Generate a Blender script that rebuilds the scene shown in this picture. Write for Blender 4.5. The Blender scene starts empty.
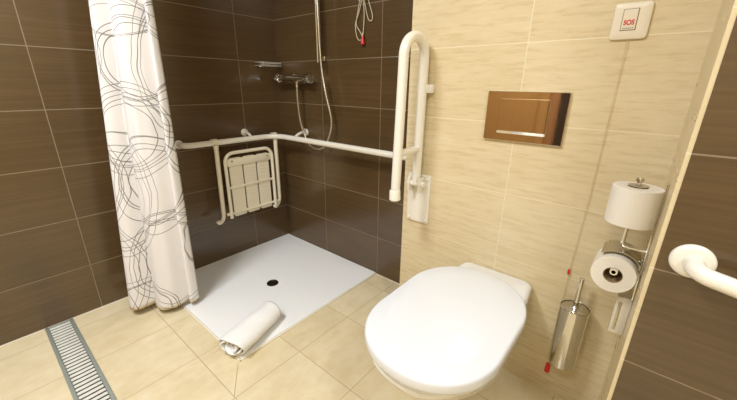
import bpy, bmesh, math, random
from mathutils import Vector, Matrix
random.seed(7)
PI = math.pi
COL = bpy.context.scene.collection
SC = bpy.context.scene

# ------------------------------------------------------------------ camera
CAMP = Vector((2.0086, -1.4467, 1.1175))
YAW, PITCH, ROLL, FPX = -0.6926, -0.3304, 0.0126, 335.4585
fw = Vector((math.sin(YAW)*math.cos(PITCH), math.cos(YAW)*math.cos(PITCH), math.sin(PITCH)))
rt = Vector((math.cos(YAW), -math.sin(YAW), 0))
up = rt.cross(fw)
r2 = rt*math.cos(ROLL) + up*math.sin(ROLL)
u2 = -rt*math.sin(ROLL) + up*math.cos(ROLL)
cam = bpy.data.objects.new('camera', bpy.data.cameras.new('camera'))
COL.objects.link(cam)
cam.matrix_world = Matrix(((r2.x, u2.x, -fw.x, CAMP.x), (r2.y, u2.y, -fw.y, CAMP.y), (r2.z, u2.z, -fw.z, CAMP.z), (0, 0, 0, 1)))
cam.data.sensor_width = 36; cam.data.sensor_fit = 'HORIZONTAL'
cam.data.lens = FPX/737*36; cam.data.clip_start = 0.02
SC.camera = cam

# ------------------------------------------------------------------ world, lights, exposure
w = bpy.data.worlds.new('world'); SC.world = w; w.use_nodes = True
w.node_tree.nodes['Background'].inputs[0].default_value = (1.0, 0.96, 0.9, 1)
w.node_tree.nodes['Background'].inputs[1].default_value = 0.3
def area(name, loc, size, power, color, target=None, shape='DISK'):
    l = bpy.data.lights.new(name, 'AREA'); l.energy = power; l.color = color; l.shape = shape; l.size = size
    o = bpy.data.objects.new(name, l); COL.objects.link(o); o.location = loc
    if target: o.rotation_euler = (Vector(target)-Vector(loc)).to_track_quat('-Z', 'Y').to_euler()
    return o
WARM = (0.93, 0.985, 1.06)
area('ceiling_lamp_light', (2.80, -1.45, 2.40), 0.45, 18, WARM)
area('ceiling_lamp_light', (0.95, -1.85, 2.42), 0.5, 35, WARM)
area('ceiling_lamp_light', (1.7, -2.35, 2.42), 0.5, 14, WARM)
SC.view_settings.view_transform = 'Standard'; SC.view_settings.look = 'None'
SC.view_settings.gamma = 1.0; SC.view_settings.use_curve_mapping = False
SC.view_settings.exposure = 0.35

# ------------------------------------------------------------------ materials
def s2l(c): return tuple(((x/255)/12.92 if x/255 <= .04045 else ((x/255+.055)/1.055)**2.4) for x in c) + (1,)
class NT:
    def __init__(s, name):
        s.m = bpy.data.materials.new(name); s.m.use_nodes = True; s.t = s.m.node_tree; s.n = s.t.nodes; s.l = s.t.links
        s.b = s.n['Principled BSDF']
    def set(s, inp, v):
        if hasattr(v, 'is_output'): s.l.new(v, inp)
        elif isinstance(v, (tuple, list)): inp.default_value = v
        else: inp.default_value = v
    def M(s, op, a, b=None, c=None):
        n = s.n.new('ShaderNodeMath'); n.operation = op; s.set(n.inputs[0], a)
        if b is not None: s.set(n.inputs[1], b)
        if c is not None: s.set(n.inputs[2], c)
        return n.outputs[0]
    def pos(s):
        g = s.n.new('ShaderNodeTexCoord'); x = s.n.new('ShaderNodeSeparateXYZ'); s.l.new(g.outputs['Object'], x.inputs[0]); return x.outputs
    def comb(s, x, y, z):
        n = s.n.new('ShaderNodeCombineXYZ'); s.set(n.inputs[0], x); s.set(n.inputs[1], y); s.set(n.inputs[2], z); return n.outputs[0]
    def noise(s, vec, scale, detail=3, rough=.5):
        n = s.n.new('ShaderNodeTexNoise'); n.inputs['Scale'].default_value = scale; n.inputs['Detail'].default_value = detail
        n.inputs['Roughness'].default_value = rough
        if vec is not None: s.l.new(vec, n.inputs['Vector'])
        return n.outputs[0]
    def mix(s, f, a, b):
        n = s.n.new('ShaderNodeMix'); n.data_type = 'RGBA'; s.set(n.inputs[0], f); s.set(n.inputs[6], a); s.set(n.inputs[7], b); return n.outputs[2]
    def bump(s, h, strength, dist=.002):
        n = s.n.new('ShaderNodeBump'); n.inputs['Strength'].default_value = strength; n.inputs['Distance'].default_value = dist
        s.l.new(h, n.inputs['Height']); s.l.new(n.outputs[0], s.b.inputs['Normal'])
def mat(name, col, rough=.4, metal=0, spec=.5, coat=0, bumpn=None):
    t = NT(name); t.b.inputs['Base Color'].default_value = s2l(col); t.b.inputs['Roughness'].default_value = rough
    t.b.inputs['Metallic'].default_value = metal; t.b.inputs['Specular IOR Level'].default_value = spec
    t.b.inputs['Coat Weight'].default_value = coat; t.b.inputs['Coat Roughness'].default_value = .05
    g = t.n.new('ShaderNodeTexCoord')
    nz = t.noise(g.outputs['Object'], bumpn[0] if bumpn else 30, 3)
    if bumpn: t.bump(nz, bumpn[1], bumpn[2])
    else:
        t.l.new(t.M('MULTIPLY_ADD', nz, .08, max(rough-.04, 0.0)), t.b.inputs['Roughness'])
    return t.m
def tile(name, u, v, pu, pv, ou, ov, base, dark, light, grout, gw, rough, su=(2, 45), sv=.5, varr=.1, spec=.5):
    """wall or floor tiles: u / v are the axis indices, p the pitch, o the offset of a joint"""
    t = NT(name); p = t.pos(); U = p[u]; V = p[v]
    def cell(X, per, off):
        a = t.M('DIVIDE', t.M('SUBTRACT', X, off), per); fl = t.M('FLOOR', a); fr = t.M('SUBTRACT', a, fl)
        d = t.M('MULTIPLY', t.M('MINIMUM', fr, t.M('SUBTRACT', 1.0, fr)), per); return fl, d
    fu, du = cell(U, pu, ou); fv, dv = cell(V, pv, ov)
    g = t.M('LESS_THAN', t.M('MINIMUM', du, dv), gw/2)
    wn = t.n.new('ShaderNodeTexWhiteNoise'); wn.noise_dimensions = '2D'; t.l.new(t.comb(fu, fv, 0), wn.inputs['Vector'])
    r = wn.outputs['Value']
    ro = t.M('MULTIPLY', r, 37.0)
    st = t.noise(t.comb(t.M('MULTIPLY', U, su[0]), t.M('ADD', t.M('MULTIPLY', V, su[1]), ro), ro), 1.6, 5, .62)
    big = t.noise(t.comb(t.M('MULTIPLY', U, 2.0), t.M('ADD', t.M('MULTIPLY', V, 7.0), ro), 0), 1.0, 4, .6)
    f = t.M('ADD', t.M('MULTIPLY', t.M('SUBTRACT', st, .5), sv*4), t.M('ADD', t.M('MULTIPLY', t.M('SUBTRACT', big, .5), sv*2), t.M('MULTIPLY_ADD', r, varr, .5-varr/2)))
    rmp = t.n.new('ShaderNodeValToRGB'); e = rmp.color_ramp.elements
    e[0].position = 0; e[0].color = s2l(dark); e[1].position = 1; e[1].color = s2l(light); m = e.new(.5); m.color = s2l(base)
    t.l.new(f, rmp.inputs[0])
    t.l.new(t.mix(g, rmp.outputs[0], s2l(grout)), t.b.inputs['Base Color'])
    t.l.new(t.M('ADD', t.M('MULTIPLY_ADD', st, .10, rough-.05), t.M('MULTIPLY', g, .4)), t.b.inputs['Roughness'])
    t.b.inputs['Specular IOR Level'].default_value = spec
    t.bump(t.M('SUBTRACT', t.M('MULTIPLY', st, .12), g), .35, .0012)
    return t.m
BR = dict(base=(86, 66, 40), dark=(71, 54, 31), light=(103, 80, 52), grout=(130, 112, 86), gw=.0035, rough=.21, su=(1.2, 60), sv=.28, varr=.15, spec=.8)
CR = dict(base=(213, 195, 155), dark=(198, 177, 134), light=(227, 212, 176), grout=(228, 214, 180), gw=.003, rough=.28, su=(6, 42), sv=.30, varr=.1)
M = {}
M['brown_left'] = tile('brown_streaked_tile_left', 1, 2, .4615, .25, -.274, 0, **BR)
M['brown_back'] = tile('brown_streaked_tile_back', 0, 2, .4485, .25, .434, 0, **BR)
M['brown_right'] = tile('brown_streaked_tile_right', 0, 2, .45, .25, 2.068, 0, **BR)
M['cream'] = tile('cream_travertine_tile', 0, 2, .4485, .25, 1.649, 0, **CR)
M['cream_side'] = tile('cream_travertine_tile_side', 1, 2, .45, .25, -.2366, 0, **{**CR, 'su': (1, 6), 'sv': .1})
M['floor'] = tile('beige_stone_floor_tile', 0, 1, .305, .305, 1.025, -1.03, base=(220, 203, 164), dark=(204, 184, 142), light=(232, 218, 186),
                  grout=(178, 156, 116), gw=.003, rough=.22, su=(9, 5), sv=.30, varr=.15)
M['white_metal'] = mat('white_coated_steel', (236, 230, 214), .22, 0, .5, .3)
M['ceramic'] = mat('white_glazed_ceramic', (228, 227, 222), .10, 0, .55, .5)
M['lid'] = mat('white_toilet_lid', (220, 221, 221), .18, 0, .5, .2)
M['tray'] = mat('matt_white_shower_tray', (238, 237, 232), .45, 0, .3, 0, (400, .08, .0005))
M['plastic'] = mat('ivory_plastic', (228, 216, 190), .35)
M['seat_plastic'] = mat('off_white_seat_plastic', (236, 226, 200), .35)
M['chrome'] = mat('polished_chrome', (220, 218, 212), .07, 1)
M['brushed'] = mat('brushed_steel', (196, 190, 176), .28, 1)
M['satin'] = mat('satin_silver', (222, 218, 208), .35, .5)
M['dark_chrome'] = mat('dark_drain_steel', (70, 66, 58), .3, 1)  # evenly dark metal for the drain cover and seat screws
M['grey_steel'] = mat('grey_zinc_drain_frame', (168, 174, 164), .38, .4)
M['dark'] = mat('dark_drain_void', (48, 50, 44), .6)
M['slat'] = mat('pale_drain_slat', (226, 224, 212), .35, .1)
M['paper'] = mat('toilet_paper', (226, 218, 202), .9, 0, .1, 0, (180, .25, .001))
M['card'] = mat('cardboard_core', (150, 126, 92), .9, 0, .1)
M['towel'] = mat('white_terry_cloth', (244, 242, 236), .95, 0, .1, 0, (420, .8, .003))
M['red'] = mat('red_plastic', (214, 44, 30), .35)
M['print_red'] = mat('red_print', (206, 40, 34), .5)
M['print_grey'] = mat('grey_print', (110, 96, 78), .6)
M['cord'] = mat('off_white_cord', (206, 194, 166), .8)
M['clear_cord'] = mat('cream_cord', (206, 186, 146), .5)
M['hose'] = mat('silver_shower_hose', (206, 200, 184), .25, .85)
M['white_paint'] = mat('white_painted_plaster', (236, 230, 216), .8)
M['wood'] = None
t = NT('orange_brown_door_veneer'); p = t.pos()
st = t.noise(t.comb(t.M('MULTIPLY', p[0], 30), p[1], t.M('MULTIPLY', p[2], 1.5)), 1.5, 5, .6)
t.l.new(t.mix(st, s2l((150, 108, 60)), s2l((178, 134, 80))), t.b.inputs['Base Color']); t.b.inputs['Roughness'].default_value = .4
M['wood'] = t.m
M['mid_wood'] = mat('mid_brown_frame', (150, 104, 66), .5)
M['dark_wood'] = mat('dark_brown_frame', (48, 34, 22), .5)
M['caulk'] = mat('white_sealant', (226, 216, 192), .5)
M['joint'] = mat('floor_joint_filler', (178, 156, 116), .8)

# ------------------------------------------------------------------ mesh helpers
def obj(name, bm, m, parent=None, smooth=40, loc=None):
    me = bpy.data.meshes.new(name); bmesh.ops.recalc_face_normals(bm, faces=bm.faces); bm.to_mesh(me); bm.free()
    if smooth is not None:
        for q in me.polygons: q.use_smooth = True
        me.set_sharp_from_angle(angle=math.radians(smooth))
    me.materials.append(m)
    o = bpy.data.objects.new(name, me); COL.objects.link(o)
    if parent is not None:
        o.parent = parent; o.matrix_parent_inverse = parent.matrix_world.inverted() if parent.type != 'EMPTY' else Matrix.Translation(-parent.location)
    return o
def tag(o, label, cat, group=None):
    o['label'] = label; o['category'] = cat
    if group: o['group'] = group
    return o
def thing(name, label, cat, loc=(0, 0, 0), group=None):
    o = bpy.data.objects.new(name, None); COL.objects.link(o); o.location = loc; o.empty_display_size = .05
    return tag(o, label, cat, group)
def struct(name, bm, m, smooth=None):
    o = obj(name, bm, m, smooth=smooth); o['kind'] = 'structure'; return o
def box(x0, x1, y0, y1, z0, z1, bev=0, seg=2, bm=None):
    nb = bmesh.new(); bmesh.ops.create_cube(nb, size=1)
    for v in nb.verts: v.co = Vector(((x0+x1)/2+v.co.x*(x1-x0), (y0+y1)/2+v.co.y*(y1-y0), (z0+z1)/2+v.co.z*(z1-z0)))
    if bev: bmesh.ops.bevel(nb, geom=nb.edges[:], offset=bev, segments=seg, profile=.5, affect='EDGES')
    return join(bm, nb)
def join(bm, nb):
    if bm is None: return nb
    me = bpy.data.meshes.new('tmp'); nb.to_mesh(me); nb.free(); bm.from_mesh(me); bpy.data.meshes.remove(me); return bm
def fillet(pts, rad, n=8):
    pts = [Vector(p) for p in pts]; out = [pts[0]]
    for i in range(1, len(pts)-1):
        a, b, c = pts[i-1], pts[i], pts[i+1]; r = rad[i-1] if isinstance(rad, (list, tuple)) else rad
        d1 = (a-b).normalized(); d2 = (c-b).normalized(); r = min(r, (a-b).length*.499, (c-b).length*.499)
        ang = d1.angle(d2)
        if ang > PI-.02 or r < 1e-5: out.append(b); continue
        # arc tangent to both legs, tangent length r
        R_ = r*math.tan(ang/2); cen = b+(d1+d2).normalized()*(r/math.cos(ang/2))
        p1 = b+d1*r; p2 = b+d2*r; v1 = p1-cen; v2 = p2-cen; th = v1.angle(v2)
        for k in range(n+1):
            s = k/n; out.append(cen+(v1*math.sin((1-s)*th)+v2*math.sin(s*th))/math.sin(th))
    out.append(pts[-1]); return out
def spline(pts, n=8):
    P = [Vector(p) for p in pts]; out = []
    for i in range(len(P)-1):
        p0 = P[max(i-1, 0)]; p1 = P[i]; p2 = P[i+1]; p3 = P[min(i+2, len(P)-1)]
        for k in range(n):
            s = k/n; out.append(.5*((2*p1)+(p2-p0)*s+(2*p0-5*p1+4*p2-p3)*s*s+(3*p1-p0-3*p2+p3)*s**3))
    out.append(P[-1]); return out
def tube(pts, r, seg=16, bm=None, caps=True, flat=None):
    pts = [Vector(p) for p in pts]; nb = bmesh.new(); rings = []
    n = len(pts); T = []
    for i in range(n): T.append(((pts[min(i+1, n-1)]-pts[max(i-1, 0)])).normalized())
    ref = Vector((0, 0, 1)) if abs(T[0].z) < .9 else Vector((1, 0, 0))
    N = (ref-T[0]*ref.dot(T[0])).normalized()
    for i in range(n):
        N = (N-T[i]*N.dot(T[i])).normalized(); B = T[i].cross(N)
        rr = r(i/(n-1)) if callable(r) else r
        f = flat or 1
        rings.append([nb.verts.new(pts[i]+(N*math.cos(a)*f+B*math.sin(a))*rr) for a in [2*PI*k/seg for k in range(seg)]])
    for i in range(n-1):
        for k in range(seg): nb.faces.new((rings[i][k], rings[i][(k+1) % seg], rings[i+1][(k+1) % seg], rings[i+1][k]))
    if caps: nb.faces.new(rings[0][::-1]); nb.faces.new(rings[-1])
    return join(bm, nb)
def lathe(profile, origin, axis, seg=40, bm=None):
    """profile: (radius, distance along the axis)"""
    axis = Vector(axis).normalized(); o = Vector(origin)
    ref = Vector((0, 0, 1)) if abs(axis.z) < .9 else Vector((1, 0, 0))
    N = (ref-axis*ref.dot(axis)).normalized(); B = axis.cross(N); nb = bmesh.new(); rings = []
    for r, h in profile:
        if r < 1e-6: rings.append([nb.verts.new(o+axis*h)])
        else: rings.append([nb.verts.new(o+axis*h+(N*math.cos(2*PI*k/seg)+B*math.sin(2*PI*k/seg))*r) for k in range(seg)])
    for a, b in zip(rings, rings[1:]):
        for k in range(seg):
            k2 = (k+1) % seg
            if len(a) == 1 and len(b) == 1: break
            if len(a) == 1: nb.faces.new((a[0], b[k], b[k2]))
            elif len(b) == 1: nb.faces.new((a[k], a[k2], b[0]))
            else: nb.faces.new((a[k], a[k2], b[k2], b[k]))
    return join(bm, nb)
def loft(rings, bm=None, cap=True):
    nb = bmesh.new(); R_ = [[nb.verts.new(p) for p in r] for r in rings]; n = len(R_[0])
    for a, b in zip(R_, R_[1:]):
        for k in range(n): nb.faces.new((a[k], a[(k+1) % n], b[(k+1) % n], b[k]))
    if cap:
        for r in (R_[0], R_[-1]):
            c = sum((v.co for v in r), Vector())/n; cv = nb.verts.new(c)
            for k in range(n): nb.faces.new((r[k], r[(k+1) % n], cv))
    return join(bm, nb)
def rrect(x0, x1, z0, z1, r, n=8):
    out = []
    for cx, cz, a0 in ((x1-r, z1-r, 0), (x0+r, z1-r, PI/2), (x0+r, z0+r, PI), (x1-r, z0+r, 1.5*PI)):
        for k in range(n+1):
            a = a0+PI/2*k/n; out.append((cx+r*math.cos(a), cz+r*math.sin(a)))
    return out
def rplate(x0, x1, z0, z1, y0, y1, r, edge=.003, dome=0):
    """rounded plate standing on a wall that faces -y: y0 at the wall, y1 nearer to the room"""
    rs = []
    for y, ins in ((y0, 0), (y1+edge, 0), (y1+edge*.3, edge*.3), (y1, edge), (y1-dome, edge*3+dome*4)):
        rs.append([(x, y, z) for x, z in rrect(x0+ins, x1-ins, z0+ins, z1-ins, max(r-ins, .001))])
    return loft(rs)

# ------------------------------------------------------------------ structure
CY, PY, CX0, PX = -.2366, -.559, 1.2115, 2.068       # cream front, right wall front, cream left edge, corner by the rolls
H = 2.5; YB = -2.75; XR = 3.3
struct('floor', box(-.1, XR+.1, YB-.1, .1, -.1, 0), M['floor'])
struct('wall_left', box(-.1, 0, YB-.1, .1, 0, H), M['brown_left'])
struct('wall_back', box(0, CX0, 0, .1, 0, H), M['brown_back'])
struct('wall_middle', box(CX0, PX, CY, .1, 0, H), M['cream'])
struct('wall_side', box(PX, PX+.008, PY+.001, .1, 0, H), M['cream_side'])
struct('wall_right', box(PX+.008, XR+.1, PY, .1, 0, H), M['brown_right'])
struct('wall_far_right', box(XR, XR+.1, YB, PY, 0, H), M['cream_side'])
struct('wall_front', box(-.1, XR+.1, YB-.1, YB, 0, H), M['cream'])
struct('ceiling', box(-.1, XR+.1, YB-.1, .1, H, H+.1), M['white_paint'])
struct('door_1', box(.15, 1.12, YB, YB+.04, 0, 2.05, .003), M['wood'])
b = box(.07, .15, YB, YB+.06, 0, 2.13, .003); box(1.12, 1.20, YB, YB+.06, 0, 2.13, .003, bm=b); box(.15, 1.12, YB, YB+.06, 2.05, 2.13, .003, bm=b)
struct('trim_1', b, M['wood'])
struct('trim_5', box(1.20, 1.29, YB, YB+.03, 0, 2.1, .003), M['mid_wood'])
struct('trim_2', box(1.29, 1.75, YB, YB+.05, 0, 2.1, .003), M['dark_wood'])
b = box(0, .008, YB, 0, 0, .006, .002); box(.875, CX0, -.008, 0, 0, .006, .002, bm=b)
struct('trim_3', b, M['caulk'])
# diagonal joint in the floor at the tray's corner
b = bmesh.new(); d = Vector((.14, -.098, 0)).normalized(); n_ = Vector((-d.y, d.x, 0))*.0015
A_ = Vector((.880, -.935, .0004)); B_ = Vector((1.020, -1.032, .0004))
vs = [b.verts.new(q) for q in (A_-n_, B_-n_, B_+n_, A_+n_)]; b.faces.new(vs)
vs2 = [b.verts.new(Vector(q.co)-Vector((0, 0, .0008))) for q in vs]; b.faces.new(vs2[::-1])
for k in range(4): b.faces.new((vs[k], vs[(k+1) % 4], vs2[(k+1) % 4], vs2[k]))
struct('trim_4', b, M['joint'])

# ------------------------------------------------------------------ shower tray
tr = thing('shower_tray', 'flat matt white square shower tray in the brown tiled corner', 'shower tray', (.44, -.46, 0))
TZ = .012
b = bmesh.new(); N = 44; g = {}
DX, DY = .49, -.49
for i in range(N+1):
    for j in range(N+1):
        x = .003+.872*i/N; y = -.003-.917*j/N
        dd = min(1, max(abs(x-DX)/.40, abs(y-DY)/.40)); z = TZ-.004*(1-dd)**1
        rr = math.hypot(x-DX, y-DY)
        g[i, j] = b.verts.new((x, y, z))
for i in range(N):
    for j in range(N): b.faces.new((g[i, j], g[i, j+1], g[i+1, j+1], g[i+1, j]))
rim = [g[i, 0] for i in range(N+1)]+[g[N, j] for j in range(1, N+1)]+[g[i, N] for i in range(N-1, -1, -1)]+[g[0, j] for j in range(N-1, 0, -1)]
low = [b.verts.new((v.co.x, v.co.y, 0)) for v in rim]
for k in range(len(rim)): b.faces.new((rim[k], rim[(k+1) % len(rim)], low[(k+1) % len(rim)], low[k]))
b.faces.new(low)
obj('basin', b, M['tray'], tr, smooth=50)
dc = obj('drain_cover', lathe([(0, .0075), (.004, .0075), (.0042, .005), (.022, .005), (.023, .0062), (.032, .0062), (.034, .003), (.034, -.003)], (DX, DY, .006), (0, 0, 1)), M['dark_chrome'], tr)
dc['label'] = 'dark round drain cover'
b = box(.873, .881, -.93, 0, 0, .006, .002); box(0, .881, -.928, -.920, 0, .006, .002, bm=b)
obj('sealant_bead', b, M['caulk'], tr)

# ------------------------------------------------------------------ channel drain
cd = thing('channel_drain', 'long grey slotted floor drain set in the beige tiles at left', 'floor drain', (.6, -1.37, 0))
y0, y1, xe = -1.422, -1.318, 1.25
b = box(.004, xe, y0, y0+.013, 0, .006, .001); box(.004, xe, y1-.013, y1, 0, .006, .001, bm=b)
box(.004, .014, y0, y1, 0, .006, .001, bm=b); box(xe-.01, xe, y0, y1, 0, .006, .001, bm=b)
obj('frame', b, M['grey_steel'], cd)
b = bmesh.new(); x = .020
while x < xe-.02:
    box(x, x+.0150, y0+.014, y1-.014, .0012, .0052, .001, 1, bm=b); x += .0245
obj('grate', b, M['slat'], cd)['label'] = 'pale transverse slats'
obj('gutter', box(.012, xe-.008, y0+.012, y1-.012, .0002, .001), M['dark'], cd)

# ------------------------------------------------------------------ curtain
t = NT('white_curtain_with_dark_scribbled_loops')
uvn = t.n.new('ShaderNodeUVMap'); sx = t.n.new('ShaderNodeSeparateXYZ'); t.l.new(uvn.outputs[0], sx.inputs[0])
U = t.M('MULTIPLY', sx.outputs[0], .34); V = sx.outputs[1]
Vm = t.M('ADD', t.M('MODULO', t.M('SUBTRACT', V, .03), 1.40), .03)
wob = t.noise(t.comb(t.M('MULTIPLY', U, 6), t.M('MULTIPLY', V, 6), 0), 1.0, 1)
U = t.M('ADD', U, t.M('MULTIPLY', t.M('SUBTRACT', wob, .5), .05))
TAB = [(-40, 1.55), (0, 1.40), (100, 1.04), (170, .73), (250, .29), (306, .03), (360, -.22)]
def zof(y):
    for (a, za), (c_, zc) in zip(TAB, TAB[1:]):
        if a <= y <= c_: return za+(zc-za)*(y-a)/(c_-a)
    return -.22
def uof(x, y):
    l = 90+38*y/306; r_ = 152+48*y/300; return .34*(x-l)/(r_-l)
BUN = [((122, 12), (30, 20), 3, .10), ((78, 40), (26, 62), 4, .10), ((168, 60), (27, 72), 4, .11), ((135, 128), (34, 40), 5, .10), ((140, 55), (32, 46), 4, .12),
       ((154, 178), (32, 40), 4, .11), ((103, 176), (26, 38), 4, .12), ((122, 188), (36, 52), 4, .11), ((176, 252), (38, 52), 4, .10),
       ((118, 262), (28, 52), 3, .10), ((150, 305), (34, 34), 4, .11), ((110, 305), (30, 32), 4, .13), ((200, 235), (14, 26), 2, .14)]
mask = None
for (cx, cy), (rx, ry), n, dr in BUN:
    u0 = uof(cx, cy); z0 = zof(cy); ru = abs(uof(cx+rx, cy)-u0); rz = abs(zof(cy+ry)-zof(cy-ry))/2
    for k in range(n):
        s = 1+dr*(k-n/2)*.9; ox = random.uniform(-.012, .012); oz = random.uniform(-.012, .012)
        a = t.M('DIVIDE', t.M('SUBTRACT', U, u0+ox), ru*s); c_ = t.M('DIVIDE', t.M('SUBTRACT', Vm, z0+oz), rz*s*random.uniform(.95, 1.05))
        d_ = t.M('ABSOLUTE', t.M('SUBTRACT', t.M('SQRT', t.M('ADD', t.M('MULTIPLY', a, a), t.M('MULTIPLY', c_, c_))), 1.0))
        d_ = t.M('MULTIPLY', d_, (ru+rz)/2*s)
        mask = d_ if mask is None else t.M('MINIMUM', mask, d_)
rm = t.n.new('ShaderNodeMapRange'); t.l.new(mask, rm.inputs[0]); rm.inputs[1].default_value = .0002; rm.inputs[2].default_value = .0019
rm.inputs[3].default_value = 1; rm.inputs[4].default_value = 0
hem = t.M('LESS_THAN', V, .048)
base = t.mix(hem, s2l((230, 226, 222)), s2l((232, 214, 176)))
t.l.new(t.mix(t.M('MULTIPLY', rm.outputs[0], .95), base, s2l((62, 56, 50))), t.b.inputs['Base Color'])
t.b.inputs['Roughness'].default_value = .75; t.b.inputs['Specular IOR Level'].default_value = .2
M['curtain'] = t.m
cu = thing('shower_curtain', 'white shower curtain with dark scribbled loops, bunched by the left wall', 'shower curtain', (.25, -.98, 0))
b = bmesh.new(); uvl = b.loops.layers.uv.new('UVMap'); NU, NV = 120, 90; ZT = 2.03
def lobe(u, a, c_, amp, pw=2.2):
    if u < a or u > c_: return 0
    return amp*(1-abs(2*(u-a)/(c_-a)-1)**pw)
gr = {}
for j in range(NV+1):
    v = j/NV; z = .040+(ZT-.040)*v; k = (z-.03)/1.37
    A = Vector((.155+.058*k, -1.110+.113*k)); B = Vector((.366+.035*k, -.856+.010*k))
    d = (B-A); nn = Vector((.62, -.78)); val = .36-.09*min(1, k)+.012*math.sin(z*5)
    for i in range(NU+1):
        u = i/NU
        P_ = A+d*u
        off = lobe(u, 0, val, .054, 2.0)+lobe(u, val, .86, .064, 2.0)+lobe(u, .86, 1.0, .03)
        off += .004*math.sin(u*17+z*1.6)*(.5+.5*math.sin(z*2.3+u*4)) + .0015*math.sin(u*37-z*2)
        zz = z-.010*lobe(u, val, .86, 1)*(1-v)**6
        P_ = P_+nn*off
        gr[i, j] = (b.verts.new((P_.x, P_.y, max(zz, .016))), u, z)
for i in range(NU):
    for j in range(NV):
        q = [gr[i, j], gr[i+1, j], gr[i+1, j+1], gr[i, j+1]]; f = b.faces.new([x[0] for x in q])
        for lp, x in zip(f.loops, q): lp[uvl].uv = (x[1], x[2])
co = obj('cloth', b, M['curtain'], cu, smooth=180)
so = co.modifiers.new('thick', 'SOLIDIFY'); so.thickness = .0015
rod = thing('curtain_rod', 'white corner curtain rod above the shower tray', 'curtain rod', (.95, -.93, 2.06))
obj('rod', tube(fillet([(0, -.93, 2.06), (.95, -.93, 2.06), (.95, 0, 2.06)], .12), .0125), M['white_metal'], rod)
ringb = bmesh.new()
for k in range(8):
    s = k/7; q = Vector((.25+.14*s, -.93, 2.047))
    tube([q+Vector((0, math.cos(a)*.02, math.sin(a)*.02)) for a in [2*PI*i/16 for i in range(17)]], .0025, 8, bm=ringb)
    tube([q+Vector((0, 0, -.019)), Vector((.26+.17*s, -.98+.06*s, 2.015))], .0015, 6, bm=ringb)
obj('ring_set', ringb, M['white_metal'], rod)

# ------------------------------------------------------------------ L shaped shower grab rail
def flange_prof(r, t_=.012): return [(0, 0), (r, 0), (r, t_*.35), (r*.93, t_*.75), (r*.72, t_), (r*.5, t_), (0, t_)]
RZ = .79
gl = thing('shower_grab_rail', 'white L shaped grab rail running round the brown shower corner', 'grab rail', (.1, -.1, RZ))
LX = .085; BY = -.105
obj('rail', tube(fillet([(.004, -.690, RZ), (LX, -.690, RZ), (LX, BY, RZ), (CX0-.004, BY, RZ)], [.06, .10]), .0165, 20), M['white_metal'], gl)
for pt, ax in (((0.001, -.690, RZ), (1, 0, 0)), ((.001, -.285, RZ+.03), (1, 0, 0)), ((CX0-.001, BY, RZ), (-1, 0, 0)), ((.27, -.001, RZ+.03), (0, -1, 0))):
    f = obj('flange', lathe(flange_prof(.024), pt, ax), M['white_metal'], gl)
    if pt[2] > RZ+.01:
        e = (LX, pt[1], RZ) if ax[0] else (pt[0], BY, RZ)
        obj('bracket', tube(fillet([pt, (Vector(pt)+Vector(ax)*.05), e], .03), .009, 12), M['white_metal'], gl)

# ------------------------------------------------------------------ hanging folded shower seat
ss = thing('folding_shower_seat', 'white slatted shower seat folded up and hung on the corner rail', 'shower seat', (.1, -.33, RZ))
YL, YR = -.530, -.125
for yy, sgn in ((YL, -1), (YR, 1)):
    # hook over the rail
    b = bmesh.new(); hw = .016
    prof = []
    for k in range(15):
        a = PI*1.15*k/14-.15*PI; prof.append((LX+.0225*math.cos(a), RZ+.0225*math.sin(a)))
    inner = [(LX+(x-LX)*.80, RZ+(z-RZ)*.80) for x, z in prof]
    ring = prof+inner[::-1]
    loft([[(x, yy-hw, z) for x, z in ring], [(x, yy+hw, z) for x, z in ring]], bm=b, cap=False)
    fa = [q for q in b.verts]; m_ = len(ring)
    for s_ in (0, m_):
        for k in range(len(prof)-1): b.faces.new((fa[s_+k], fa[s_+k+1], fa[s_+m_-2-k], fa[s_+m_-1-k]))
    obj('hook', b, M['seat_plastic'], ss, smooth=30)
    b = bmesh.new()
    tube(fillet([(LX+.016, yy, RZ-.012), (LX+.014, yy, RZ-.06), (LX+.006, yy+.004*sgn, .345), (LX+.006, yy-.012*1, .312), (LX+.02, yy-.045, .305), (LX+.02, yy-.052, .322)], .018, 5),
         lambda s: .0155 if s < .04 else (.013 if s < .3 else .0115), 12, bm=b)
    obj('side_frame', b, M['seat_plastic'], ss)
SX = LX+.02
fy0, fy1, fz0, fz1 = -.490, -.165, .315, .722
b = bmesh.new()
pts = fillet([(SX, fy0, fz0), (SX, fy0, fz1), (SX, fy1, fz1), (SX, fy1, fz0)], .055, 8)
tube(pts, .0105, 12, bm=b)
tube([(SX, fy0, .345), (SX, fy1, .345)], .008, 10, bm=b)
obj('seat_frame', b, M['seat_plastic'], ss)
sw = (fy1-fy0-.04)/3
for k in range(3):
    a = fy0+.020+k*sw
    b = bmesh.new()
    rs = []
    for xx, ins in ((SX-.018, .002), (SX-.016, 0), (SX-.006, 0), (SX-.004, .002)):
        rs.append([(xx, yy2, zz2) for yy2, zz2 in rrect(a+.005+ins, a+sw-.005-ins, .318+ins, .690-ins, .012)])
    loft(rs, bm=b)
    for q in range(14):  # moulded ribs
        z_ = .35+q*.024
        if abs(z_-.515) > .02: box(SX-.006, SX-.0025, a+.012, a+sw-.012, z_, z_+.008, .001, 1, bm=b)
    obj('slat', b, M['seat_plastic'], ss, smooth=30)
for z_ in (.510, .665):
    obj('crossbar', box(SX-.006, SX+.004, fy0+.006, fy1-.006, z_-(.008 if z_ < .6 else .022), z_+(.008 if z_ < .6 else .022), .003, 2), M['seat_plastic'], ss)
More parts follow.
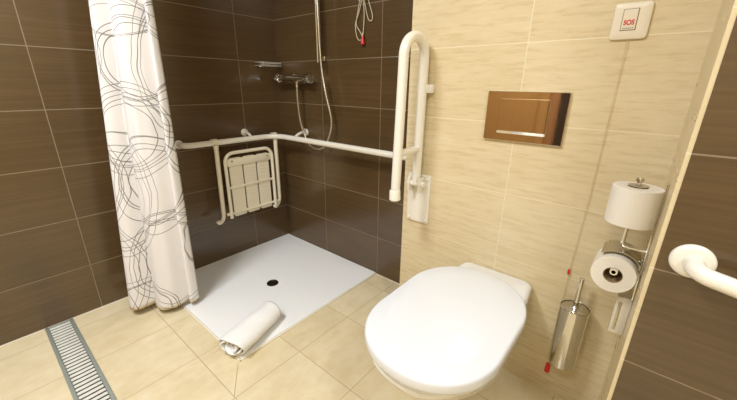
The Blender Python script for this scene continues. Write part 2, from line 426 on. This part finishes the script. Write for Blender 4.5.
for yy in (fy0-.008, fy1+.008):
    obj('pivot', tube([(SX-.004, yy-.018, .345), (SX-.004, yy+.018, .345)], .010, 12), M['seat_plastic'], ss)
    obj('screw', lathe([(0, .004), (.0035, .004), (.005, 0)], (SX+.003, yy*.72-.09, .672), (1, 0, 0), 12), M['dark_chrome'], ss)

# ------------------------------------------------------------------ shower mixer with hose and riser
mx = thing('shower_mixer', 'chrome thermostatic shower mixer with silver hose on the brown back wall', 'shower mixer', (.27, -.07, 1.15))
MZ = 1.15; MY = -.068
obj('body', lathe([(0, 0), (.013, 0), (.016, .004), (.016, .235), (0, .235)], (.125, MY, MZ), (1, 0, 0), 32), M['chrome'], mx)
def knob(x, d):
    nb = bmesh.new(); rings = []
    for h, rr in ((0, .020), (.004, .024), (.040, .024), (.048, .020)):
        rings.append([(x+d*h, MY+math.cos(a)*rr*(1+.10*math.cos(7*a)), MZ+math.sin(a)*rr*(1+.10*math.cos(7*a))) for a in [2*PI*k/80 for k in range(80)]])
    return loft(rings)
obj('knob', knob(.364, 1), M['chrome'], mx)
obj('knob', knob(.121, -1), M['chrome'], mx)
for x in (.19, .335):
    obj('wall_union', lathe([(.032, 0), (.030, .008), (.014, .016), (.014, .06)], (x, 0, MZ), (0, -1, 0), 24), M['chrome'], mx)
obj('outlet', lathe([(.012, 0), (.012, .028), (.009, .034)], (.285, MY, MZ-.018), (0, 0, -1), 20), M['chrome'], mx)
hose = spline([(.285, MY, 1.115), (.285, MY, 1.03), (.287, -.06, .92), (.305, -.05, .83), (.35, -.045, .755), (.43, -.045, .735), (.50, -.05, .765), (.555, -.055, .85),
               (.565, -.055, .93), (.535, -.06, 1.05), (.505, -.06, 1.18), (.492, -.06, 1.32), (.485, -.06, 1.50), (.478, -.06, 1.70), (.472, -.075, 1.84)], 10)
ho = obj('hose', tube(hose, .0068, 12), M['hose'], mx)
rs_ = thing('shower_slide_bar', 'chrome slide rail with handset holder rising above the shower mixer', 'slide rail', (.46, -.05, 1.2))
obj('bar', tube([(.462, -.05, 1.235), (.462, -.05, 1.98)], .0095, 20), M['chrome'], rs_)
for z in (1.26, 1.96):
    obj('wall_bracket', lathe([(.018, 0), (.018, .01), (.011, .014), (.011, .05)], (.462, 0, z), (0, -1, 0), 20), M['chrome'], rs_)
obj('slider', box(.44, .485, -.085, -.035, 1.82, 1.87, .008), M['chrome'], rs_)
hs = thing('hand_shower', 'chrome hand shower resting in the slide rail holder', 'hand shower', (.472, -.09, 1.86))
obj('handle', tube([(.472, -.075, 1.835), (.472, -.10, 1.93), (.472, -.14, 2.02)], lambda s: .012+.003*s, 14), M['chrome'], hs)
obj('spray_head', lathe([(0, 0), (.045, 0), (.048, .008), (.03, .025), (0, .03)], (.472, -.165, 2.03), (0, .5, .8), 32), M['chrome'], hs)

# ------------------------------------------------------------------ wire soap basket
sb = thing('soap_basket', 'small chrome wire soap basket on the left wall near the corner', 'soap basket', (.05, -.1, 1.23))
b = bmesh.new(); ya, yb, xa, xb = -.165, -.020, .004, .085
for z in (1.225, 1.243): tube(fillet([(xa, ya, z), (xb, ya, z), (xb, yb, z), (xa, yb, z), (xa, ya, z)], .01, 4), .0024, 8, bm=b)
obj('rim', b, M['satin'], sb)
b = bmesh.new()
for k in range(9):
    y = ya+.012+k*(yb-ya-.024)/8; tube([(xa, y, 1.225), (xb, y, 1.225), (xb, y, 1.243)], .0016, 6, bm=b)
obj('wire_grid', b, M['satin'], sb)
obj('wall_plate', box(0, .005, -.13, -.055, 1.218, 1.250, .002), M['chrome'], sb)

# ------------------------------------------------------------------ knotted emergency cord on the back wall
ec = thing('emergency_pull_cord', 'looped off white emergency cord with red bead on the brown wall', 'pull cord', (.77, -.01, 1.5))
b = bmesh.new(); yy = -.012
tube(spline([(.765, yy, 2.3), (.766, yy, 1.9), (.762, yy, 1.56), (.765, -.018, 1.52)], 8), .0022, 8, bm=b)
tube(spline([(.765, -.018, 1.52), (.742, yy, 1.47), (.716, yy, 1.41), (.728, yy, 1.35), (.750, yy, 1.335), (.764, yy, 1.355), (.764, yy, 1.37)], 8), .0022, 8, bm=b)
tube(spline([(.752, -.018, 1.52), (.728, yy, 1.45), (.722, yy, 1.41), (.748, yy, 1.375), (.766, yy, 1.35)], 8), .0022, 8, bm=b)
tube(spline([(.772, -.018, 1.52), (.775, yy, 1.45), (.768, yy, 1.36)], 8), .0022, 8, bm=b)
tube(spline([(.778, -.018, 1.52), (.790, yy, 1.46), (.805, yy, 1.425), (.824, yy, 1.42), (.828, yy, 1.445), (.806, yy, 1.50), (.800, -.018, 1.53)], 8), .0022, 8, bm=b)
for k in range(4):  # the knot
    q = Vector((.770, -.018, 1.522+.006*k)); tube([q+Vector((.028*math.cos(a+k), .008*math.sin(a), .010*math.sin(a*2+k))) for a in [2*PI*i/20 for i in range(21)]], .0022, 8, bm=b)
obj('cord', b, M['cord'], ec)
obj('bead', lathe([(0, .020), (.006, .018), (.008, .008), (.008, -.006), (.011, -.012), (.010, -.020), (0, -.022)], (.767, -.014, 1.335), (0, 0, 1), 20), M['red'], ec)['label'] = 'red bead on the cord end'

# ------------------------------------------------------------------ fold-up grab rail beside the toilet
fr = thing('fold_up_grab_rail', 'white U shaped fold-up support rail raised beside the toilet', 'grab rail', (1.29, CY, .65))
FX = 1.290
obj('wall_plate', rplate(1.235, 1.345, .545, .762, CY, CY-.009, .008), M['white_metal'], fr)
for zx in ((1.25, .56), (1.33, .56), (1.33, .745), (1.25, .745)):
    obj('screw_cap', lathe([(0, .006), (.006, .005), (.009, .001), (.009, -.002)], (zx[0], CY-.010, zx[1]), (0, -1, 0), 16), M['white_metal'], fr)
path = fillet([(FX, -.268, .735), (FX, -.258, 1.283), (FX, -.396, 1.283), (FX, -.404, 1.05), (FX, -.418, .705)], [.066, .066, .05], 12)
obj('rail', tube(path, .0180, 20), M['white_metal'], fr)
obj('crossbar', tube([(FX, -.262, .872), (FX, -.412, .872)], .0145, 16), M['white_metal'], fr)
obj('end_cap', lathe([(0, 0), (.019, 0), (.0225, .004), (.021, .04), (.0182, .045)], (FX, -.4185, .690), (0, -.035, 1), 24), M['white_metal'], fr)
obj('stop', box(FX-.005, FX+.005, -.418, -.398, .845, .862, .002), M['white_metal'], fr)
for x in (FX-.028, FX+.020):
    obj('hinge_bracket', box(x, x+.008, CY-.055, CY-.006, .695, .755, .003), M['white_metal'], fr)
obj('hinge_pin', lathe([(0, -.040), (.010, -.040), (.012, -.036), (.012, .040), (.010, .044), (0, .044)], (FX, -.272, .728), (1, 0, 0), 20), M['white_metal'], fr)
obj('wall_clip', box(FX-.022, FX+.042, CY-.030, CY, 1.090, 1.122, .004), M['white_metal'], fr)

# ------------------------------------------------------------------ flush plate
fp = thing('flush_plate', 'mirror chrome flush plate on the cream wall above the toilet', 'flush plate', (1.67, CY, 1.02))
M['mirror'] = mat('mirror_chrome', (225, 215, 196), .02, 1)
x0, x1, z0, z1 = 1.546, 1.799, .940, 1.103
b = loft([[(x, y, z) for x, z in rrect(x0+i, x1-i, z0+i, z1-i, .003, 3)] for y, i in ((CY, 0), (CY-.010, 0), (CY-.012, .002))])
obj('frame', b, M['mirror'], fp, smooth=25)
bx0, bx1, bz0, bz1 = 1.590, 1.748, .965, 1.080
b = bmesh.new()
fb = [(x, CY-.0118, z) for x, z in rrect(bx0, bx1, bz0, bz1, .004, 4)]
fm = [(x, CY-.0170, z) for x, z in rrect(bx0+.002, bx1-.002, bz0+.010, bz1-.001, .004, 4)]
fc = [(x, CY-.0171, z) for x, z in rrect(bx0+.003, bx1-.003, bz0+.012, bz1-.002, .004, 4)]
loft([fb, fm, fc], bm=b, cap=False); b.verts.ensure_lookup_table(); nn_ = len(fb); b.faces.new(b.verts[-nn_:]); b.faces.new(b.verts[:nn_][::-1])
obj('button', b, M['mirror'], fp, smooth=None)

# ------------------------------------------------------------------ emergency switch
es = thing('emergency_call_switch', 'square ivory switch with red SOS letters on the cream wall', 'switch', (1.90, CY, 1.285))
obj('cover_plate', rplate(1.861, 1.944, 1.241, 1.330, CY, CY-.009, .010, .004, .0008), M['plastic'], es)
obj('rocker', rplate(1.884, 1.915, 1.264, 1.313, CY-.008, CY-.0125, .001, .001), M['plastic'], es)
obj('rocker_gap', rplate(1.8825, 1.9165, 1.2625, 1.3145, CY-.0085, CY-.0102, .001, .0003), M['print_grey'], es)
def text(s, size, x, y, z, m, name, parent, ext=.0003, sx=1, bold=0):
    c = bpy.data.curves.new('t', 'FONT'); c.body = s; c.size = size; c.extrude = ext; c.offset = bold; c.align_x = 'CENTER'; c.align_y = 'CENTER'
    o = bpy.data.objects.new('t', c); COL.objects.link(o); bpy.context.view_layer.update()
    me = bpy.data.meshes.new_from_object(o.evaluated_get(bpy.context.evaluated_depsgraph_get()))
    bpy.data.objects.remove(o); me.transform(Matrix.Translation((x, y, z)) @ Matrix.Rotation(PI/2, 4, 'X') @ Matrix.Diagonal((sx, 1, 1, 1)))
    me.name = name; me.materials.clear(); me.materials.append(m)
    q = bpy.data.objects.new(name, me); COL.objects.link(q); q.parent = parent; q.matrix_parent_inverse = Matrix.Translation(-parent.location)
    return q
text('SOS', .0165, 1.8995, CY-.0127, 1.281, M['print_red'], 'lettering', es, bold=.0006, sx=.82)['label'] = 'red SOS letters'
b = bmesh.new()
for k in range(6): box(1.8875+k*.0042, 1.8905+k*.0042, CY-.0129, CY-.0123, 1.2672, 1.2690, bm=b)
obj('small_print', b, M['print_grey'], es)
b = tube(spline([(1.9045, CY-.008, 1.243), (1.905, CY-.007, 1.1), (1.903, CY-.007, .80), (1.897, CY-.007, .53), (1.898, CY-.008, .30), (1.899, CY-.009, .135)], 8), .0008, 8)
pc = obj('pull_cord', b, M['clear_cord'], es)
obj('bead', lathe([(0, .010), (.003, .009), (.0038, 0), (.003, -.009), (0, -.010)], (1.895, CY-.009, .528), (0, .1, 1), 14), M['red'], pc)
obj('pull_handle', lathe([(0, .020), (.007, .018), (.0085, 0), (.009, -.016), (0, -.018)], (1.899, CY-.0105, .118), (0, 0, 1), 14), M['red'], pc)

# ------------------------------------------------------------------ toilet
to = thing('toilet', 'white wall hung toilet with its lid closed, on the cream wall', 'toilet', (1.652, CY, .1))
TX = 1.652
def outline(yb, yf, bw, mw, ym, n=140, ef=2.35, rb=.03):
    pts = []; h = n//2
    for i in range(h+1):            # right side, from the wall to the front tip
        s = i/h
        if s < .45:
            q = (s/.45)**1.9; y = yb+(ym-yb)*q; sm = q*q*(3-2*q); x = bw+(mw-bw)*sm
            d = (yb-y)
            if d < rb: x = x-rb+math.sqrt(max(rb*rb-(rb-d)**2, 0))
        else:
            a = (s-.45)/.55*PI/2; x = mw*abs(math.cos(a))**(2/ef); y = ym-(ym-yf)*math.sin(a)**(2/ef)
        pts.append((x, y))
    sh = lambda y: TX+.012*min(1, max(0, (y+.62)/.3)); R_ = [(sh(y)+x, y) for x, y in pts]; L_ = [(sh(y)-x, y) for x, y in pts[1:-1]][::-1]
    return R_+L_
secs = [(.105, CY, -.48, .085, .092, -.36), (.115, CY, -.53, .098, .108, -.38), (.16, CY, -.61, .112, .124, -.42), (.22, CY, -.70, .120, .140, -.48),
        (.29, CY, -.79, .126, .156, -.54), (.35, CY, -.855, .132, .170, -.57), (.395, CY, -.900, .135, .174, -.60), (.420, CY, -.912, .135, .180, -.62),
        (.428, CY, -.912, .134, .180, -.62), (.434, CY-.002, -.909, .131, .177, -.62), (.438, CY-.006, -.902, .125, .171, -.62), (.440, CY-.012, -.894, .118, .165, -.62)]
obj('bowl', loft([[(x, y, z) for x, y in outline(yb, yf, bw, mw, ym, rb=.030)] for z, yb, yf, bw, mw, ym in secs]), M['ceramic'], to, smooth=60)
def dshape(ins, z, yb=-.352, yf=-.926, w_=.189, n=96):
    out = []; cf, cb = -.725, -.565
    for k in range(n):
        a = 2*PI*(k+.5)/n; ca, sa = math.cos(a), math.sin(a); ex = 2.12
        x = (w_-ins)*math.copysign(abs(ca)**(2/ex), ca)
        y = cf-(cf-yf-ins)*abs(sa)**(2/ex) if sa < 0 else cb+(yb-cb-ins)*abs(sa)**(2/ex)
        out.append((TX+.007+x, y, z))
    return out
obj('seat', loft([dshape(.010, .4405), dshape(.006, .442), dshape(.005, .447), dshape(.008, .449)]), M['lid'], to, smooth=50)
obj('lid', loft([dshape(.006, .4500), dshape(.001, .4515), dshape(0, .455), dshape(0, .474), dshape(.0012, .4785), dshape(.004, .4815), dshape(.008, .4827), dshape(.06, .4835), dshape(.12, .4838)]), M['lid'], to, smooth=60)
for s in (-1, 1):
    obj('hinge', tube([(TX+s*.075-.02, -.352, .448), (TX+s*.075+.02, -.352, .448)], .010, 14), M['lid'], to)

# ------------------------------------------------------------------ toilet brush in a chrome wall holder
BX, BYc = 1.940, -.298
bh = thing('toilet_brush_holder', 'chrome cylindrical toilet brush holder on the cream wall', 'brush holder', (BX, BYc, .2))
obj('cup', lathe([(0, .002), (.041, .002), (.0425, 0), (.043, .002), (.043, .223), (.041, .225), (.041, .220), (.0395, .02), (0, .018)], (BX, BYc, .212), (0, 0, 1), 48), M['chrome'], bh)
obj('wall_bracket', box(BX-.012, BX+.012, BYc+.042, CY, .34, .40, .003), M['chrome'], bh)
br = thing('toilet_brush', 'toilet brush with chrome handle standing in the wall holder', 'toilet brush', (BX, BYc, .22))
obj('handle', tube([(BX, BYc, .42), (BX, BYc, .545)], .0075, 16), M['chrome'], br)
obj('cover_disc', lathe([(0, .010), (.008, .009), (.012, .004), (.039, .001), (.0405, -.002), (0, -.003)], (BX, BYc, .434), (0, 0, 1), 40), M['brushed'], br)
obj('bristles', lathe([(0, 0), (.022, .01), (.026, .04), (.02, .08), (.005, .1), (.005, .2)], (BX, BYc, .225), (0, 0, 1), 24), M['paper'], br)

# ------------------------------------------------------------------ toilet roll holder and rolls
RX, RYc = 2.012, -.400
hd = thing('toilet_roll_holder', 'chrome two-roll holder fixed in the corner beside the brush', 'toilet roll holder', (PX, RYc, .65))
obj('backplate', box(PX-.005, PX, RYc-.012, RYc+.012, .575, .905, .002), M['chrome'], hd)
obj('spare_roll_arm', tube(fillet([(PX-.003, RYc, .722), (RX, RYc, .722), (RX, RYc, .900)], .015), .0055, 14), M['chrome'], hd)
obj('end_knob', lathe([(0, .010), (.007, .009), (.009, .004), (.009, 0), (0, 0)], (RX, RYc, .900), (0, 0, 1), 20), M['chrome'], hd)
obj('spare_roll_disc', lathe([(0, 0), (.020, 0), (.020, .002), (0, .002)], (RX, RYc, .888), (0, 0, 1), 30), M['brushed'], hd)
RZc = .656
obj('roll_arm', tube(fillet([(PX-.003, RYc+.070, RZc+.0145), (RX-.001, RYc+.070, RZc+.0145), (RX-.001, RYc-.058, RZc+.0145)], .012), .0055, 14), M['chrome'], hd)
obj('roll_end_cap', lathe([(0, .002), (.0045, .002), (.005, .006), (.0085, .006), (.0095, .001), (.0095, -.004), (.006, -.006)], (RX-.001, RYc-.056, RZc+.0145), (0, -1, 0), 24), M['chrome'], hd)
# curved cover plate over the roll
b = bmesh.new(); rg = []
for yy in (RYc-.030, RYc+.055):
    outer = [(RX+.059*math.cos(a), yy, RZc+.060*math.sin(a)) for a in [math.radians(35+95*k/12) for k in range(13)]]
    inner = [(RX+.0575*math.cos(a), yy, RZc+.0585*math.sin(a)) for a in [math.radians(35+95*k/12) for k in range(13)]][::-1]
    rg.append(outer+inner)
loft(rg, bm=b, cap=False)
vv = list(b.verts); m_ = 26
for s_ in (0, m_):
    for k in range(12): b.faces.new((vv[s_+k], vv[s_+k+1], vv[s_+m_-2-k], vv[s_+m_-1-k]))
obj('cover_plate', b, M['brushed'], hd, smooth=30)
obj('cover_hinge', tube([(PX-.003, RYc+.01, RZc+.036), (RX+.048, RYc+.01, RZc+.038)], .006, 12), M['chrome'], hd)
obj('pivot_knob', lathe([(0, .010), (.009, .009), (.011, .003), (.011, -.006), (0, -.006)], (PX-.012, RYc-.012, .658), (0, -1, .0), 20), M['chrome'], hd)
bx = thing('air_freshener_box', 'small chrome box on the corner wall below the toilet rolls', 'wall box', (2.05, RYc, .52))
obj('housing', box(2.033, PX, RYc-.014, RYc+.022, .470, .585, .003), M['satin'], bx)
obj('front_ridge', box(2.0400, 2.0470, RYc-.017, RYc-.013, .482, .570, .001), M['brushed'], bx)
def roll(name, label, org, axis, ln, r):
    o = thing(name, label, 'toilet roll', org, 'rolls on the corner holder')
    a = Vector(org)-Vector(axis)*ln/2
    n = 5; prof = [(.0215, 0)]+[(.0215+(r-.0215)*k/n, (.0006 if k % 2 else 0)) for k in range(1, n)]+[(r-.001, 0), (r, .001), (r, ln-.001), (r-.001, ln), (.0215, ln)]
    obj('paper', lathe(prof, a, axis, 64), M['paper'], o)
    obj('core', lathe([(.0215, -.0002), (.0215, ln+.0002), (.0200, ln+.0002), (.0200, -.0002), (.0215, -.0002)], a, axis, 40), M['card'], o)
    return o
roll('toilet_roll', 'upper white toilet roll standing upright on the corner holder', (RX, RYc, .838), (0, 0, 1), .096, .0525)
roll('toilet_roll', 'lower white toilet roll lying with its open end to the viewer', (RX-.001, RYc, RZc), (0, 1, 0), .098, .0495)

# ------------------------------------------------------------------ grab rail on the right wall
gr2 = thing('grab_rail', 'thick white grab rail on the brown tiled wall at right', 'grab rail', (2.128, PY, .787))
obj('flange', lathe(flange_prof(.036, .010), (2.128, PY, .787), (0, -1, 0), 48), M['white_metal'], gr2)
obj('rail', tube(fillet([(2.130, PY-.002, .787), (2.130, PY-.058, .787), (2.62, PY-.058, .70), (2.62, PY-.002, .70)], .045, 14), .0165, 24), M['white_metal'], gr2)
obj('flange', lathe(flange_prof(.036, .010), (2.62, PY, .70), (0, -1, 0), 48), M['white_metal'], gr2)

# ------------------------------------------------------------------ rolled towel on the corner of the tray
tw = thing('rolled_towel', 'rolled white towel lying on the front corner of the shower tray', 'towel', (.80, -.81, TZ))
b = bmesh.new()
P0 = Vector((.842, -.935, TZ)); P1 = Vector((.757, -.672, TZ)); ax = (P1-P0).normalized(); sd = Vector((ax.y, -ax.x, 0)); L_ = (P1-P0).length
NA, NT_, turns = 150, 34, 3.2
gg = {}
for i in range(NT_+1):
    s = i/NT_
    for k in range(NA+1):
        th = turns*2*PI*k/NA; r = .008+.050*k/NA*(1-.16*s)
        tail = max(0, (k/NA-.93)/.07)
        wob = 1+.03*math.sin(th*3+s*5)+.025*math.sin(s*13+th)
        x_ = math.cos(th+2.3)*r*1.18*wob; z_ = math.sin(th+2.3)*r*.74*wob
        z_ = max(z_, -.0365+.0015*(1-k/NA)*8)
        jag = .012*math.sin(th*1.3)*(1-s)-.010*math.sin(th*.9)*s
        q = P0+ax*(s*L_+jag)+sd*x_+Vector((0, 0, z_+.045))
        gg[i, k] = b.verts.new(q)
for i in range(NT_):
    for k in range(NA): b.faces.new((gg[i, k], gg[i+1, k], gg[i+1, k+1], gg[i, k+1]))
cl = obj('cloth', b, M['towel'], tw, smooth=180)
so = cl.modifiers.new('thick', 'SOLIDIFY'); so.thickness = .007; so.offset = 1
